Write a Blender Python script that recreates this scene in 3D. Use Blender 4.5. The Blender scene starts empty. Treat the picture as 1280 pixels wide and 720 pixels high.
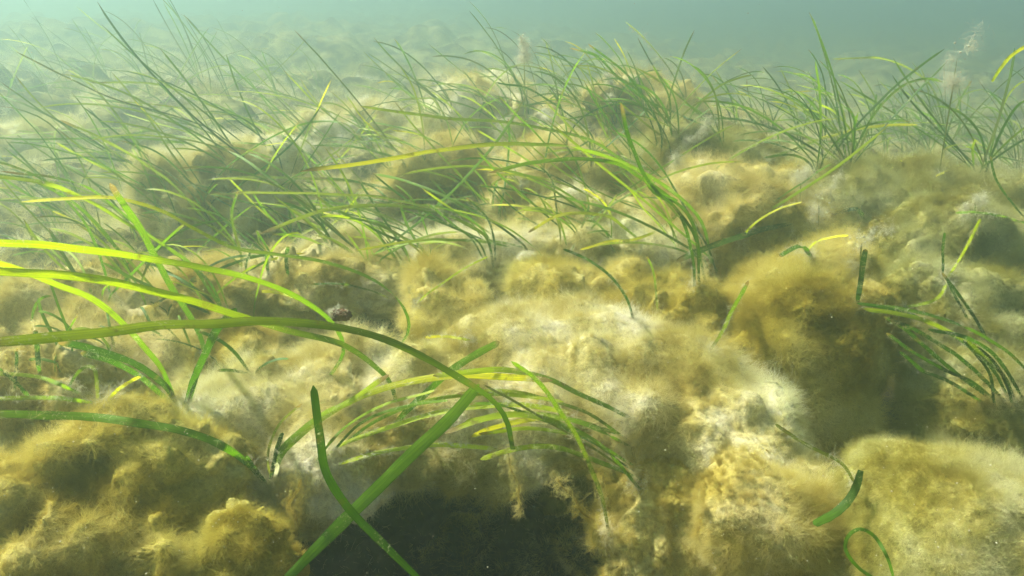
import bpy, bmesh, math, random
import numpy as np
from mathutils import Vector, Matrix
from mathutils.bvhtree import BVHTree

random.seed(11)
rng = np.random.default_rng(11)
R = math.radians
sc = bpy.context.scene
C = sc.collection

# ------------------------------------------------------------------ camera
CAM = Vector((0.0, 0.0, 0.45))
PITCH = R(20.0)
FPX = 985.0                      # focal length in pixels of the 1280 wide photograph
cd = bpy.data.cameras.new('camera')
cd.sensor_width = 36.0
cd.lens = FPX / 1280 * 36.0
cd.clip_start = 0.02
cd.clip_end = 200
cam = bpy.data.objects.new('camera', cd)
C.objects.link(cam)
cam.location = CAM
cam.rotation_euler = (math.pi / 2 - PITCH, 0, 0)
sc.camera = cam

# ------------------------------------------------------------------ world and sun
SUN_EL, SUN_AZ = R(51.0), R(-62.0)     # azimuth measured from straight ahead, minus is to the left
sun_dir = Vector((math.sin(SUN_AZ) * math.cos(SUN_EL), math.cos(SUN_AZ) * math.cos(SUN_EL), math.sin(SUN_EL)))
w = bpy.data.worlds.new('World')
sc.world = w
w.use_nodes = True
nt = w.node_tree
nt.nodes.clear()
sky = nt.nodes.new('ShaderNodeTexSky')
sky.sky_type = 'NISHITA'
sky.sun_disc = False
sky.sun_elevation = SUN_EL
sky.sun_rotation = SUN_AZ
bg = nt.nodes.new('ShaderNodeBackground')
bg.inputs['Strength'].default_value = 0.05
ow = nt.nodes.new('ShaderNodeOutputWorld')
nt.links.new(sky.outputs[0], bg.inputs[0])
nt.links.new(bg.outputs[0], ow.inputs[0])

sl = bpy.data.lights.new('sun', 'SUN')
sl.energy = 5.0
sl.angle = R(1.5)
sl.color = (1.0, 0.955, 0.86)
sun = bpy.data.objects.new('sun', sl)
C.objects.link(sun)
sun.rotation_euler = (-sun_dir).to_track_quat('-Z', 'Y').to_euler()
sun.location = (-3, 3, 5)

# ------------------------------------------------------------------ picture settings
sc.view_settings.view_transform = 'Standard'
sc.view_settings.look = 'None'
sc.view_settings.exposure = 1.42
sc.view_settings.gamma = 1.0
sc.view_settings.use_curve_mapping = False
sc.render.engine = 'CYCLES'
sc.cycles.max_bounces = 7
sc.cycles.diffuse_bounces = 4
sc.cycles.glossy_bounces = 2
sc.cycles.transmission_bounces = 4
sc.cycles.volume_bounces = 1
sc.cycles.transparent_max_bounces = 8
sc.cycles.use_denoising = True
sc.cycles.denoiser = 'OPENIMAGEDENOISE'
sc.cycles.sample_clamp_indirect = 4.0
sc.cycles_curves.shape = 'RIBBONS'
sc.cycles_curves.subdivisions = 1

# ------------------------------------------------------------------ noise
T = 64
TAB = rng.uniform(-1, 1, (T, T, T, 3)).astype(np.float32)

def vnoise(p, f, off=0.0):
    """smooth vector noise, p (n,3) in metres, f cycles per metre"""
    q = (np.asarray(p, np.float32) * f + 100.37 + off)
    i = np.floor(q).astype(np.int32)
    t = q - i
    t = t * t * (3 - 2 * t)
    i &= T - 1
    j = (i + 1) & (T - 1)
    x0, y0, z0 = i.T
    x1, y1, z1 = j.T
    tx, ty, tz = t[:, 0:1], t[:, 1:2], t[:, 2:3]
    a = TAB[x0, y0, z0] * (1 - tx) + TAB[x1, y0, z0] * tx
    b = TAB[x0, y1, z0] * (1 - tx) + TAB[x1, y1, z0] * tx
    c = TAB[x0, y0, z1] * (1 - tx) + TAB[x1, y0, z1] * tx
    d = TAB[x0, y1, z1] * (1 - tx) + TAB[x1, y1, z1] * tx
    return (a * (1 - ty) + b * ty) * (1 - tz) + (c * (1 - ty) + d * ty) * tz

def snoise(p, f, off=0.0):
    return vnoise(p, f, off)[:, 0]

def billow(p, f, off=0.0):
    v = vnoise(p, f, off)
    return np.minimum(np.abs(v[:, 0]) * 1.7, 1.0) - 0.45

# ------------------------------------------------------------------ pixel rays
cp, sp = math.cos(PITCH), math.sin(PITCH)

def ray(px, py):
    u = (px - 640) / FPX
    v = (360 - py) / FPX
    return Vector((u, cp + v * sp, -sp + v * cp))

def at(px, py, d):
    r = ray(px, py)
    return CAM + r * (d / r.y)

# ------------------------------------------------------------------ materials
def new_mat(name):
    m = bpy.data.materials.new(name)
    m.use_nodes = True
    n = m.node_tree.nodes
    n.clear()
    out = n.new('ShaderNodeOutputMaterial')
    return m, n, m.node_tree.links, out

def ramp(n, stops):
    r = n.new('ShaderNodeValToRGB')
    e = r.color_ramp.elements
    while len(e) < len(stops):
        e.new(0.5)
    for k, (p, c) in enumerate(stops):
        e[k].position = p
        e[k].color = (*c, 1)
    return r

def noise_node(n, l, vec, scale, detail=4, rough=0.6):
    t = n.new('ShaderNodeTexNoise')
    t.inputs['Scale'].default_value = scale
    t.inputs['Detail'].default_value = detail
    t.inputs['Roughness'].default_value = rough
    l.new(vec, t.inputs['Vector'])
    return t

def algae_material(name, strands, tint=(1, 1, 1)):
    m, n, l, out = new_mat(name)
    geo = n.new('ShaderNodeNewGeometry')
    big = noise_node(n, l, geo.outputs['Position'], 9.0, 4, 0.62)
    cr = ramp(n, [(0.30, (0.38, 0.30, 0.07)), (0.42, (0.57, 0.49, 0.16)),
                  (0.51, (0.76, 0.70, 0.35)), (0.62, (0.90, 0.87, 0.68))])
    l.new(big.outputs['Fac'], cr.inputs[0])
    col = cr.outputs[0]
    olive = noise_node(n, l, geo.outputs['Position'], 4.0, 2, 0.5)
    mr = n.new('ShaderNodeMapRange')
    mr.inputs[1].default_value = 0.48
    mr.inputs[2].default_value = 0.68
    mr.inputs[4].default_value = 0.55
    l.new(olive.outputs['Fac'], mr.inputs[0])
    mx = n.new('ShaderNodeMix')
    mx.data_type = 'RGBA'
    mx.blend_type = 'MULTIPLY'
    l.new(mr.outputs[0], mx.inputs[0])
    l.new(col, mx.inputs[6])
    mx.inputs[7].default_value = (0.86, 0.92, 0.62, 1)
    tn = n.new('ShaderNodeMix')
    tn.data_type = 'RGBA'
    tn.blend_type = 'MULTIPLY'
    tn.inputs[0].default_value = 1.0
    l.new(mx.outputs[2], tn.inputs[6])
    tn.inputs[7].default_value = (*tint, 1)
    col = tn.outputs[2]
    if strands:
        hi = n.new('ShaderNodeHairInfo')
        hr = ramp(n, [(0.0, (0.86, 0.83, 0.74)), (0.5, (1.0, 0.99, 0.96)), (1.0, (1.1, 1.1, 1.08))])
        l.new(hi.outputs['Random'], hr.inputs[0])
        m2 = n.new('ShaderNodeMix')
        m2.data_type = 'RGBA'
        m2.blend_type = 'MULTIPLY'
        m2.inputs[0].default_value = 1.0
        l.new(col, m2.inputs[6])
        l.new(hr.outputs[0], m2.inputs[7])
        col = m2.outputs[2]
        d = n.new('ShaderNodeBsdfDiffuse')
        t = n.new('ShaderNodeBsdfTranslucent')
        l.new(col, d.inputs[0])
        l.new(col, t.inputs[0])
        ms = n.new('ShaderNodeMixShader')
        ms.inputs[0].default_value = 0.5
        l.new(d.outputs[0], ms.inputs[1])
        l.new(t.outputs[0], ms.inputs[2])
        l.new(ms.outputs[0], out.inputs[0])
    else:
        fine = noise_node(n, l, geo.outputs['Position'], 260.0, 5, 0.75)
        bmp = n.new('ShaderNodeBump')
        bmp.inputs['Strength'].default_value = 0.9
        bmp.inputs['Distance'].default_value = 0.004
        l.new(fine.outputs['Fac'], bmp.inputs['Height'])
        fr = ramp(n, [(0.3, (0.45, 0.42, 0.36)), (0.7, (0.92, 0.90, 0.85))])
        l.new(fine.outputs['Fac'], fr.inputs[0])
        m2 = n.new('ShaderNodeMix')
        m2.data_type = 'RGBA'
        m2.blend_type = 'MULTIPLY'
        m2.inputs[0].default_value = 1.0
        l.new(col, m2.inputs[6])
        l.new(fr.outputs[0], m2.inputs[7])
        d = n.new('ShaderNodeBsdfDiffuse')
        l.new(m2.outputs[2], d.inputs[0])
        l.new(bmp.outputs[0], d.inputs['Normal'])
        l.new(d.outputs[0], out.inputs[0])
    return m

def sediment_material():
    m, n, l, out = new_mat('dark_sediment')
    geo = n.new('ShaderNodeNewGeometry')
    a = noise_node(n, l, geo.outputs['Position'], 7.0, 6, 0.68)
    cr = ramp(n, [(0.34, (0.045, 0.036, 0.036)), (0.45, (0.09, 0.07, 0.045)), (0.53, (0.24, 0.21, 0.075)), (0.68, (0.42, 0.39, 0.16))])
    l.new(a.outputs['Fac'], cr.inputs[0])
    f = noise_node(n, l, geo.outputs['Position'], 300.0, 5, 0.7)
    bmp = n.new('ShaderNodeBump')
    bmp.inputs['Distance'].default_value = 0.004
    l.new(f.outputs['Fac'], bmp.inputs['Height'])
    d = n.new('ShaderNodeBsdfDiffuse')
    l.new(cr.outputs[0], d.inputs[0])
    l.new(bmp.outputs[0], d.inputs['Normal'])
    l.new(d.outputs[0], out.inputs[0])
    return m

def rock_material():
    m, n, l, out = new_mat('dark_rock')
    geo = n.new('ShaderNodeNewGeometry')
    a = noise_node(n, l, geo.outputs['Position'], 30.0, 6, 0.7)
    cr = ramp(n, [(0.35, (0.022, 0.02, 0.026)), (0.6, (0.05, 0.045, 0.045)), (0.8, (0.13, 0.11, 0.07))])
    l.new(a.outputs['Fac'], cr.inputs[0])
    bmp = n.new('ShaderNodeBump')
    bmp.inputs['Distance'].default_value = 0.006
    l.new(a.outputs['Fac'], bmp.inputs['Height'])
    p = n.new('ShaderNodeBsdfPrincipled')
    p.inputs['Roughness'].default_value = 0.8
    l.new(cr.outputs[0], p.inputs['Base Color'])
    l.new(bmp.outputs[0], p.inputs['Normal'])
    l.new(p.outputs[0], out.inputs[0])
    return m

def blade_material():
    m, n, l, out = new_mat('seagrass_blade')
    at_ = n.new('ShaderNodeAttribute')
    at_.attribute_name = 'blade_color'
    uv = n.new('ShaderNodeAttribute')
    uv.attribute_name = 'blade_uv'
    geo = n.new('ShaderNodeNewGeometry')
    wv = n.new('ShaderNodeMapping')
    wv.inputs['Scale'].default_value = (6.0, 1.6, 0.0)
    l.new(uv.outputs['Vector'], wv.inputs['Vector'])
    ve = noise_node(n, l, wv.outputs[0], 1.0, 3, 0.6)
    vr = ramp(n, [(0.28, (0.58, 0.64, 0.55)), (0.5, (0.95, 0.96, 0.9)), (0.72, (1.2, 1.15, 1.05))])
    l.new(ve.outputs['Fac'], vr.inputs[0])
    mx = n.new('ShaderNodeMix')
    mx.data_type = 'RGBA'
    mx.blend_type = 'MULTIPLY'
    mx.inputs[0].default_value = 1.0
    sx = n.new('ShaderNodeSeparateXYZ')
    l.new(uv.outputs['Vector'], sx.inputs[0])
    ab = n.new('ShaderNodeMath')
    ab.operation = 'ABSOLUTE'
    l.new(sx.outputs[2], ab.inputs[0])
    er = ramp(n, [(0.0, (1.18, 1.16, 1.1)), (0.10, (1.0, 1.0, 1.0)), (0.42, (0.93, 0.95, 0.9)), (0.55, (1.08, 1.06, 1.0)), (0.82, (0.95, 0.96, 0.92)), (1.0, (0.62, 0.66, 0.55))])
    l.new(ab.outputs[0], er.inputs[0])
    em = n.new('ShaderNodeMix')
    em.data_type = 'RGBA'
    em.blend_type = 'MULTIPLY'
    em.inputs[0].default_value = 1.0
    l.new(at_.outputs['Color'], em.inputs[6])
    l.new(er.outputs[0], em.inputs[7])
    l.new(em.outputs[2], mx.inputs[6])
    l.new(vr.outputs[0], mx.inputs[7])
    # brown dying patches
    br = noise_node(n, l, geo.outputs['Position'], 45.0, 4, 0.65)
    bn = n.new('ShaderNodeMapRange')
    bn.inputs[1].default_value = 0.60
    bn.inputs[2].default_value = 0.70
    bn.inputs[4].default_value = 0.75
    l.new(br.outputs['Fac'], bn.inputs[0])
    mb = n.new('ShaderNodeMix')
    mb.data_type = 'RGBA'
    l.new(bn.outputs[0], mb.inputs[0])
    l.new(mx.outputs[2], mb.inputs[6])
    mb.inputs[7].default_value = (0.15, 0.115, 0.03, 1)
    mx = mb
    # pale crust of settled silt in speckles
    sn = noise_node(n, l, geo.outputs['Position'], 420.0, 3, 0.7)
    sb = noise_node(n, l, geo.outputs['Position'], 22.0, 3, 0.6)
    ad = n.new('ShaderNodeMath')
    ad.operation = 'ADD'
    l.new(sn.outputs['Fac'], ad.inputs[0])
    l.new(sb.outputs['Fac'], ad.inputs[1])
    sr = n.new('ShaderNodeMapRange')
    sr.inputs[1].default_value = 1.20
    sr.inputs[2].default_value = 1.36
    l.new(ad.outputs[0], sr.inputs[0])
    m3 = n.new('ShaderNodeMix')
    m3.data_type = 'RGBA'
    l.new(sr.outputs[0], m3.inputs[0])
    l.new(mx.outputs[2], m3.inputs[6])
    m3.inputs[7].default_value = (0.52, 0.50, 0.27, 1)
    p = n.new('ShaderNodeBsdfPrincipled')
    p.inputs['Roughness'].default_value = 0.5
    p.inputs['Specular IOR Level'].default_value = 0.18
    l.new(m3.outputs[2], p.inputs['Base Color'])
    t = n.new('ShaderNodeBsdfTranslucent')
    hs = n.new('ShaderNodeHueSaturation')
    hs.inputs['Value'].default_value = 1.5
    hs.inputs['Saturation'].default_value = 1.1
    l.new(m3.outputs[2], hs.inputs['Color'])
    l.new(hs.outputs[0], t.inputs[0])
    ms = n.new('ShaderNodeMixShader')
    ms.inputs[0].default_value = 0.5
    l.new(p.outputs[0], ms.inputs[1])
    l.new(t.outputs[0], ms.inputs[2])
    l.new(ms.outputs[0], out.inputs[0])
    return m

def pale_material(name, colr):
    m, n, l, out = new_mat(name)
    geo = n.new('ShaderNodeNewGeometry')
    a = noise_node(n, l, geo.outputs['Position'], 120.0, 3, 0.6)
    cr = ramp(n, [(0.35, tuple(c * 0.6 for c in colr)), (0.65, colr)])
    l.new(a.outputs['Fac'], cr.inputs[0])
    d = n.new('ShaderNodeBsdfDiffuse')
    t = n.new('ShaderNodeBsdfTranslucent')
    l.new(cr.outputs[0], d.inputs[0])
    l.new(cr.outputs[0], t.inputs[0])
    ms = n.new('ShaderNodeMixShader')
    ms.inputs[0].default_value = 0.45
    l.new(d.outputs[0], ms.inputs[1])
    l.new(t.outputs[0], ms.inputs[2])
    l.new(ms.outputs[0], out.inputs[0])
    return m

TINTS = dict(cream=(1.0, 1.0, 1.0), olive=(0.60, 0.62, 0.40), ochre=(0.82, 0.76, 0.38), tan=(0.90, 0.85, 0.62), felt=(0.72, 0.72, 0.50))
M_STRANDS = {k: algae_material(k + '_algae_strands', True, v) for k, v in TINTS.items()}
M_BODIES = {k: algae_material(k + '_algae_mass', False, v) for k, v in TINTS.items()}
M_STRAND, M_BODY = M_STRANDS['cream'], M_BODIES['cream']
M_SED = sediment_material()
M_ROCK = rock_material()
M_BLADE = blade_material()
M_PALE = pale_material('pale_epiphyte', (0.82, 0.79, 0.56))
M_SHELL = pale_material('brown_shell', (0.24, 0.13, 0.08))

# ------------------------------------------------------------------ helpers
def mesh_np(name, verts, faces, mat, smooth=True):
    me = bpy.data.meshes.new(name)
    verts = np.asarray(verts, np.float32)
    faces = np.asarray(faces, np.int32)
    k = faces.shape[1]
    me.vertices.add(len(verts))
    me.vertices.foreach_set('co', verts.ravel())
    me.loops.add(faces.size)
    me.loops.foreach_set('vertex_index', faces.ravel())
    me.polygons.add(len(faces))
    me.polygons.foreach_set('loop_start', np.arange(0, faces.size, k, dtype=np.int32))
    me.polygons.foreach_set('loop_total', np.full(len(faces), k, np.int32))
    me.update(calc_edges=True)
    if smooth:
        me.polygons.foreach_set('use_smooth', np.ones(len(faces), bool))
    me.materials.append(mat)
    return me

def link(name, data, parent=None, loc=None):
    o = bpy.data.objects.new(name, data)
    C.objects.link(o)
    if parent is not None:
        o.parent = parent
        o.matrix_parent_inverse = Matrix.Translation(parent.location).inverted()
    if loc is not None:
        o.location = loc
    return o

def tag(o, label=None, cat=None, group=None, kind=None):
    if label: o['label'] = label
    if cat: o['category'] = cat
    if group: o['group'] = group
    if kind: o['kind'] = kind
    return o

def tri_normals(v, f):
    a, b, c = v[f[:, 0]], v[f[:, 1]], v[f[:, 2]]
    n = np.cross(b - a, c - a)
    ar = np.linalg.norm(n, axis=1)
    return n / np.maximum(ar, 1e-12)[:, None], ar * 0.5

CAMV = np.array(CAM, np.float32)

def sample_surface(v, f, count, weight=None):
    n, ar = tri_normals(v, f)
    cen = (v[f[:, 0]] + v[f[:, 1]] + v[f[:, 2]]) / 3
    d = np.linalg.norm(cen - CAMV, axis=1)
    wgt = ar / np.maximum(d, 0.35) ** 1.6
    if weight is not None:
        wgt = wgt * weight(cen, n)
    cw = np.cumsum(wgt)
    idx = np.searchsorted(cw, rng.uniform(0, cw[-1], count))
    idx = np.minimum(idx, len(f) - 1)
    r1 = np.sqrt(rng.uniform(0, 1, count))[:, None]
    r2 = rng.uniform(0, 1, count)[:, None]
    t = f[idx]
    p = v[t[:, 0]] * (1 - r1) + v[t[:, 1]] * (r1 * (1 - r2)) + v[t[:, 2]] * (r1 * r2)
    return p.astype(np.float32), n[idx].astype(np.float32)

def norm(a):
    return a / np.maximum(np.linalg.norm(a, axis=1), 1e-9)[:, None]

def grow(p, n, length=0.02, K=5, wild=0.55, droop=0.15, drift=0.25, thick=1.0, lie=1.0, cell=0.011, tuft=1.0):
    """curly filaments lying over the surface and gathered in small tufts, from roots p with normals n"""
    m = len(p)
    dist = np.linalg.norm(p - CAMV, axis=1)
    flow = vnoise(p, 9, 3.1) * 0.9 + vnoise(p, 30, 7.7) * 0.9 + vnoise(p, 80, 1.3) * 0.6
    g = np.array([-drift, 0, -1.0], np.float32)[None] - n * (n @ np.array([-drift, 0, -1.0], np.float32))[:, None]
    flow = flow + g * 0.45
    flow -= n * (flow * n).sum(1)[:, None] * 0.8 * lie
    d = norm(n * (1.0 - 0.72 * lie) + flow * 0.9 + rng.normal(0, 0.3, (m, 3)))
    cs = (cell * np.clip(dist, 0.7, 2.5))[:, None]
    q = p / cell + vnoise(p, 25, 6.6) * 0.8
    ci = np.floor(q).astype(np.int32)
    jit = TAB[ci[:, 0] & 63, ci[:, 1] & 63, ci[:, 2] & 63]
    pull = ((ci + 0.5 + 0.4 * jit) - q) * cell
    th = (0.5 + 0.5 * jit[:, 2]) ** 1.5
    lm = np.clip(0.75 + 0.9 * snoise(p, 14, 5.5) + rng.normal(0, 0.22, m), 0.35, 2.0)
    L = (length * lm * np.clip(dist / 1.1, 0.75, 2.2))[:, None] / (K - 1)
    up = tuft * n * (th * np.clip(dist / 1.1, 0.75, 2.0) * 0.0075)[:, None] + pull * (0.75 * tuft)
    P = np.empty((m, K, 3), np.float32)
    P[:, 0] = p - n * 0.003
    curl = rng.normal(0, wild, (m, 3))
    cur = P[:, 0].copy()
    for k in range(1, K):
        curl = curl * 0.5 + rng.normal(0, wild, (m, 3)) * 0.9
        d = norm(d + curl * 0.75 + np.array([-0.05 * drift, 0, -droop * 0.35]))
        cur = cur + d * L
        P[:, k] = cur + up * (k / (K - 1)) ** 0.7
    rad = (0.000095 * thick * np.clip(dist / 0.8, 0.8, 6))[:, None] * np.linspace(1.0, 0.3, K)[None, :]
    return P, rad.astype(np.float32)

def curves_obj(name, P, rad, mat, parent=None):
    m, K, _ = P.shape
    hc = bpy.data.hair_curves.new(name)
    hc.add_curves([K] * m)
    hc.position_data.foreach_set('vector', np.ascontiguousarray(P, np.float32).ravel())
    a = hc.attributes.get('radius') or hc.attributes.new('radius', 'FLOAT', 'POINT')
    a.data.foreach_set('value', np.ascontiguousarray(rad, np.float32).ravel())
    hc.materials.append(mat)
    o = link(name, hc, parent)
    return o

# ------------------------------------------------------------------ seabed
def ground_z(x, y):
    x = np.asarray(x, np.float32)
    y = np.asarray(y, np.float32)
    p = np.stack([x, y, np.zeros_like(x)], -1)
    far = np.clip((np.hypot(x, y) - 1.2) / 2.0, 0, 1)
    z = -0.115 + 0.035 * snoise(p, 1.6, 4.0) + 0.04 * far * snoise(p, 0.5, 9.0)
    z += 0.17 * billow(p, 1.7, 7.0) * np.clip((np.hypot(x, y) - 2.4) / 1.5, 0, 1)
    z += 0.05 * billow(p, 5.0, 1.0) * (0.6 + 1.6 * far) + (0.022 * billow(p, 14.0, 2.0) + 0.010 * billow(p, 38.0, 3.0) + 0.004 * billow(p, 90.0, 6.0)) * (1 - 0.75 * np.clip((np.hypot(x, y) - 2.0) / 1.5, 0, 1))
    def bump(cx, cy, sx, sy, h):
        return h * np.exp(-((x - cx) / sx) ** 2 - ((y - cy) / sy) ** 2)
    z += bump(0.25, 2.55, 0.75, 0.45, 0.24)      # ridge behind the middle
    z += bump(0.80, 2.2, 0.35, 0.35, 0.10)
    z += bump(-0.3, 1.55, 0.8, 0.35, 0.07)
    z += bump(0.95, 1.75, 0.5, 0.3, 0.09)
    z += bump(-1.6, 3.6, 1.6, 0.8, 0.13)
    z += bump(-1.3, 1.9, 0.25, 0.22, -0.06)
    z += bump(-0.07, 0.80, 0.33, 0.30, -0.48)    # hollow under the near ledge
    z += bump(0.46, 0.88, 0.20, 0.22, -0.40)     # gap between the right-hand heaps
    # the bed climbs gently far off, most on the left
    rr = np.hypot(x, y)
    z += 0.05 * np.clip(rr - 2.6, 0, 5.0) * np.clip(0.62 - x / 2.6, -0.5, 1.1)
    return z

ang_f = np.radians(np.linspace(-48, 48, 620))
ang_b = np.radians(np.linspace(50, 310, 90))
ang = np.concatenate([ang_f, ang_b])
rad_ = np.concatenate([np.linspace(0.02, 0.36, 14), np.geomspace(0.38, 5.0, 560), np.geomspace(5.1, 25, 50)])
AA, RR = np.meshgrid(ang, rad_)
GX, GY = RR * np.sin(AA), RR * np.cos(AA)
GZ = ground_z(GX.ravel(), GY.ravel())
gv = np.stack([GX.ravel(), GY.ravel(), GZ], -1)
na, nr = len(ang), len(rad_)
ii, jj = np.meshgrid(np.arange(nr - 1), np.arange(na), indexing='ij')
a0 = (ii * na + jj).ravel()
a1 = (ii * na + (jj + 1) % na).ravel()
b0 = a0 + na
b1 = a1 + na
gq = np.stack([a0, b0, b1, a1], -1)[:, ::-1]
seabed = link('seabed', mesh_np('seabed', gv, gq, M_SED))
tag(seabed, 'brown silty seabed under the algae and seagrass', kind='structure')
gtri = np.concatenate([gq[:, [0, 1, 2]], gq[:, [0, 2, 3]]])
gn, ga = tri_normals(gv, gtri)
if gn[:, 2].mean() < 0:
    gtri = gtri[:, ::-1]

# ------------------------------------------------------------------ algae heaps
def ico(sub):
    bm = bmesh.new()
    bmesh.ops.create_icosphere(bm, subdivisions=sub, radius=1.0)
    v = np.array([q.co[:] for q in bm.verts], np.float32)
    f = np.array([[q.index for q in t.verts] for t in bm.faces], np.int32)
    bm.free()
    return v, f
ICO = {5: ico(5), 6: ico(6), 7: ico(7)}

BODIES = []          # (verts, faces) for ray casting and planting

def lump(top, rx, ry, rz, rot=0.0, sub=6, rough=1.0, tilt=0.0, seed=0.0, lean=0.0, bend=0.0, pits=1.0):
    u, f = ICO[sub]
    e = np.array([rx, ry, rz], np.float32)
    p = np.sign(u) * np.abs(u) ** 0.82 * e
    # squarish flanks, flatter underside
    p[:, 2] = np.where(p[:, 2] < 0, p[:, 2] * 0.9, p[:, 2] * 0.95)
    if tilt:
        ct, st = math.cos(tilt), math.sin(tilt)
        x, z = p[:, 0].copy(), p[:, 2].copy()
        p[:, 0], p[:, 2] = x * ct - z * st, x * st + z * ct
    if lean:          # far edge up, near edge down
        ct, st = math.cos(lean), math.sin(lean)
        y, z = p[:, 1].copy(), p[:, 2].copy()
        p[:, 1], p[:, 2] = y * ct - z * st, y * st + z * ct
    if bend:          # right end swings towards the camera
        b = np.clip(p[:, 0] + 0.04, 0, 1) ** 2
        p[:, 1] -= bend * b
        p[:, 2] -= 0.25 * bend * b
    c, s = math.cos(rot), math.sin(rot)
    x, y = p[:, 0].copy(), p[:, 1].copy()
    p[:, 0], p[:, 1] = x * c - y * s, x * s + y * c
    cen = np.array([top[0], top[1], top[2] - rz * 0.95], np.float32)
    p = p + cen
    n = norm(u / e)
    s0 = (rx * ry * rz) ** (1 / 3)
    p = p + (vnoise(p, 0.62 / s0, seed) * 0.42 * s0) + vnoise(p, 1.7 / s0, seed + 9) * 0.12 * s0
    d = s0 * (0.22 * snoise(p, 1.1 / s0, seed + 1) + 0.20 * billow(p, 2.6 / s0, seed + 2)) * rough
    d += (0.011 * snoise(p, 24, seed + 3) + 0.004 * billow(p, 50, seed + 4)) * rough + 0.003 * snoise(p, 110, seed + 5) + 0.002 * snoise(p, 260, seed + 6)
    pit = np.clip((snoise(p, 1.9 / s0, seed + 11) + 0.4 * snoise(p, 30, seed + 12) - 0.30) / 0.25, 0, 1)
    d -= pits * min(0.45 * s0, 0.04) * pit * pit * (3 - 2 * pit)
    p = p + n * d[:, None]
    return p.astype(np.float32), f

def no_under(cen, n):
    return np.clip(0.30 + 0.9 * (n[:, 2] + 0.35), 0.06, 1.0)

def heap(px, py, d, rxp, ry, rz, label, count, length=0.018, rot=0.0, sub=6, rough=1.0, tilt=0.0, wild=0.55, bare=0.0, droop=0.15, lean=0.0, bend=0.0, tint='cream', tuft=1.0, pits=1.0):
    """an algae heap whose top appears at pixel px,py at distance d; rxp half width in pixels"""
    top = at(px, py, d)
    rx = rxp * d / FPX
    v, f = lump(top, rx, ry, rz, rot, sub, rough, tilt, seed=px * 0.013 + py * 0.007, lean=lean, bend=bend, pits=pits)
    BODIES.append(lump(top, rx, ry, rz, rot, 5, rough, tilt, seed=px * 0.013 + py * 0.007, lean=lean, bend=bend, pits=pits))
    base = Vector((top.x, top.y, float(v[:, 2].min())))
    root = link('algae_heap', None, loc=base)
    tag(root, label, 'algae', 'heaps of filamentous algae on the seabed')
    b = link('algae_mass', mesh_np('algae_mass', v - np.array(base, np.float32), f, M_BODIES[tint]), loc=(0, 0, 0))
    b.parent = root
    def wgt(cen, n):
        q = no_under(cen, n)
        if bare:
            q = q * np.clip(1.0 + 3.0 * (snoise(cen, 12, 8.8) + 0.35 - bare), 0.03, 1)
        return q
    p, n = sample_surface(v, f, int(count * FUZZ), wgt)
    P, r = grow(p, n, length, wild=wild, droop=droop, tuft=tuft)
    k = len(p) // 14
    P2, r2 = grow(p[:k], n[:k], length * 1.7, wild=0.7, droop=droop, thick=0.8, drift=0.6, tuft=tuft)
    P = np.concatenate([P[k:], P2])
    r = np.concatenate([r[k:], r2])
    s = curves_obj('filaments', P - np.array(base, np.float32), r, M_STRANDS[tint])
    s.parent = root
    s['kind'] = 'stuff'
    return root

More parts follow.
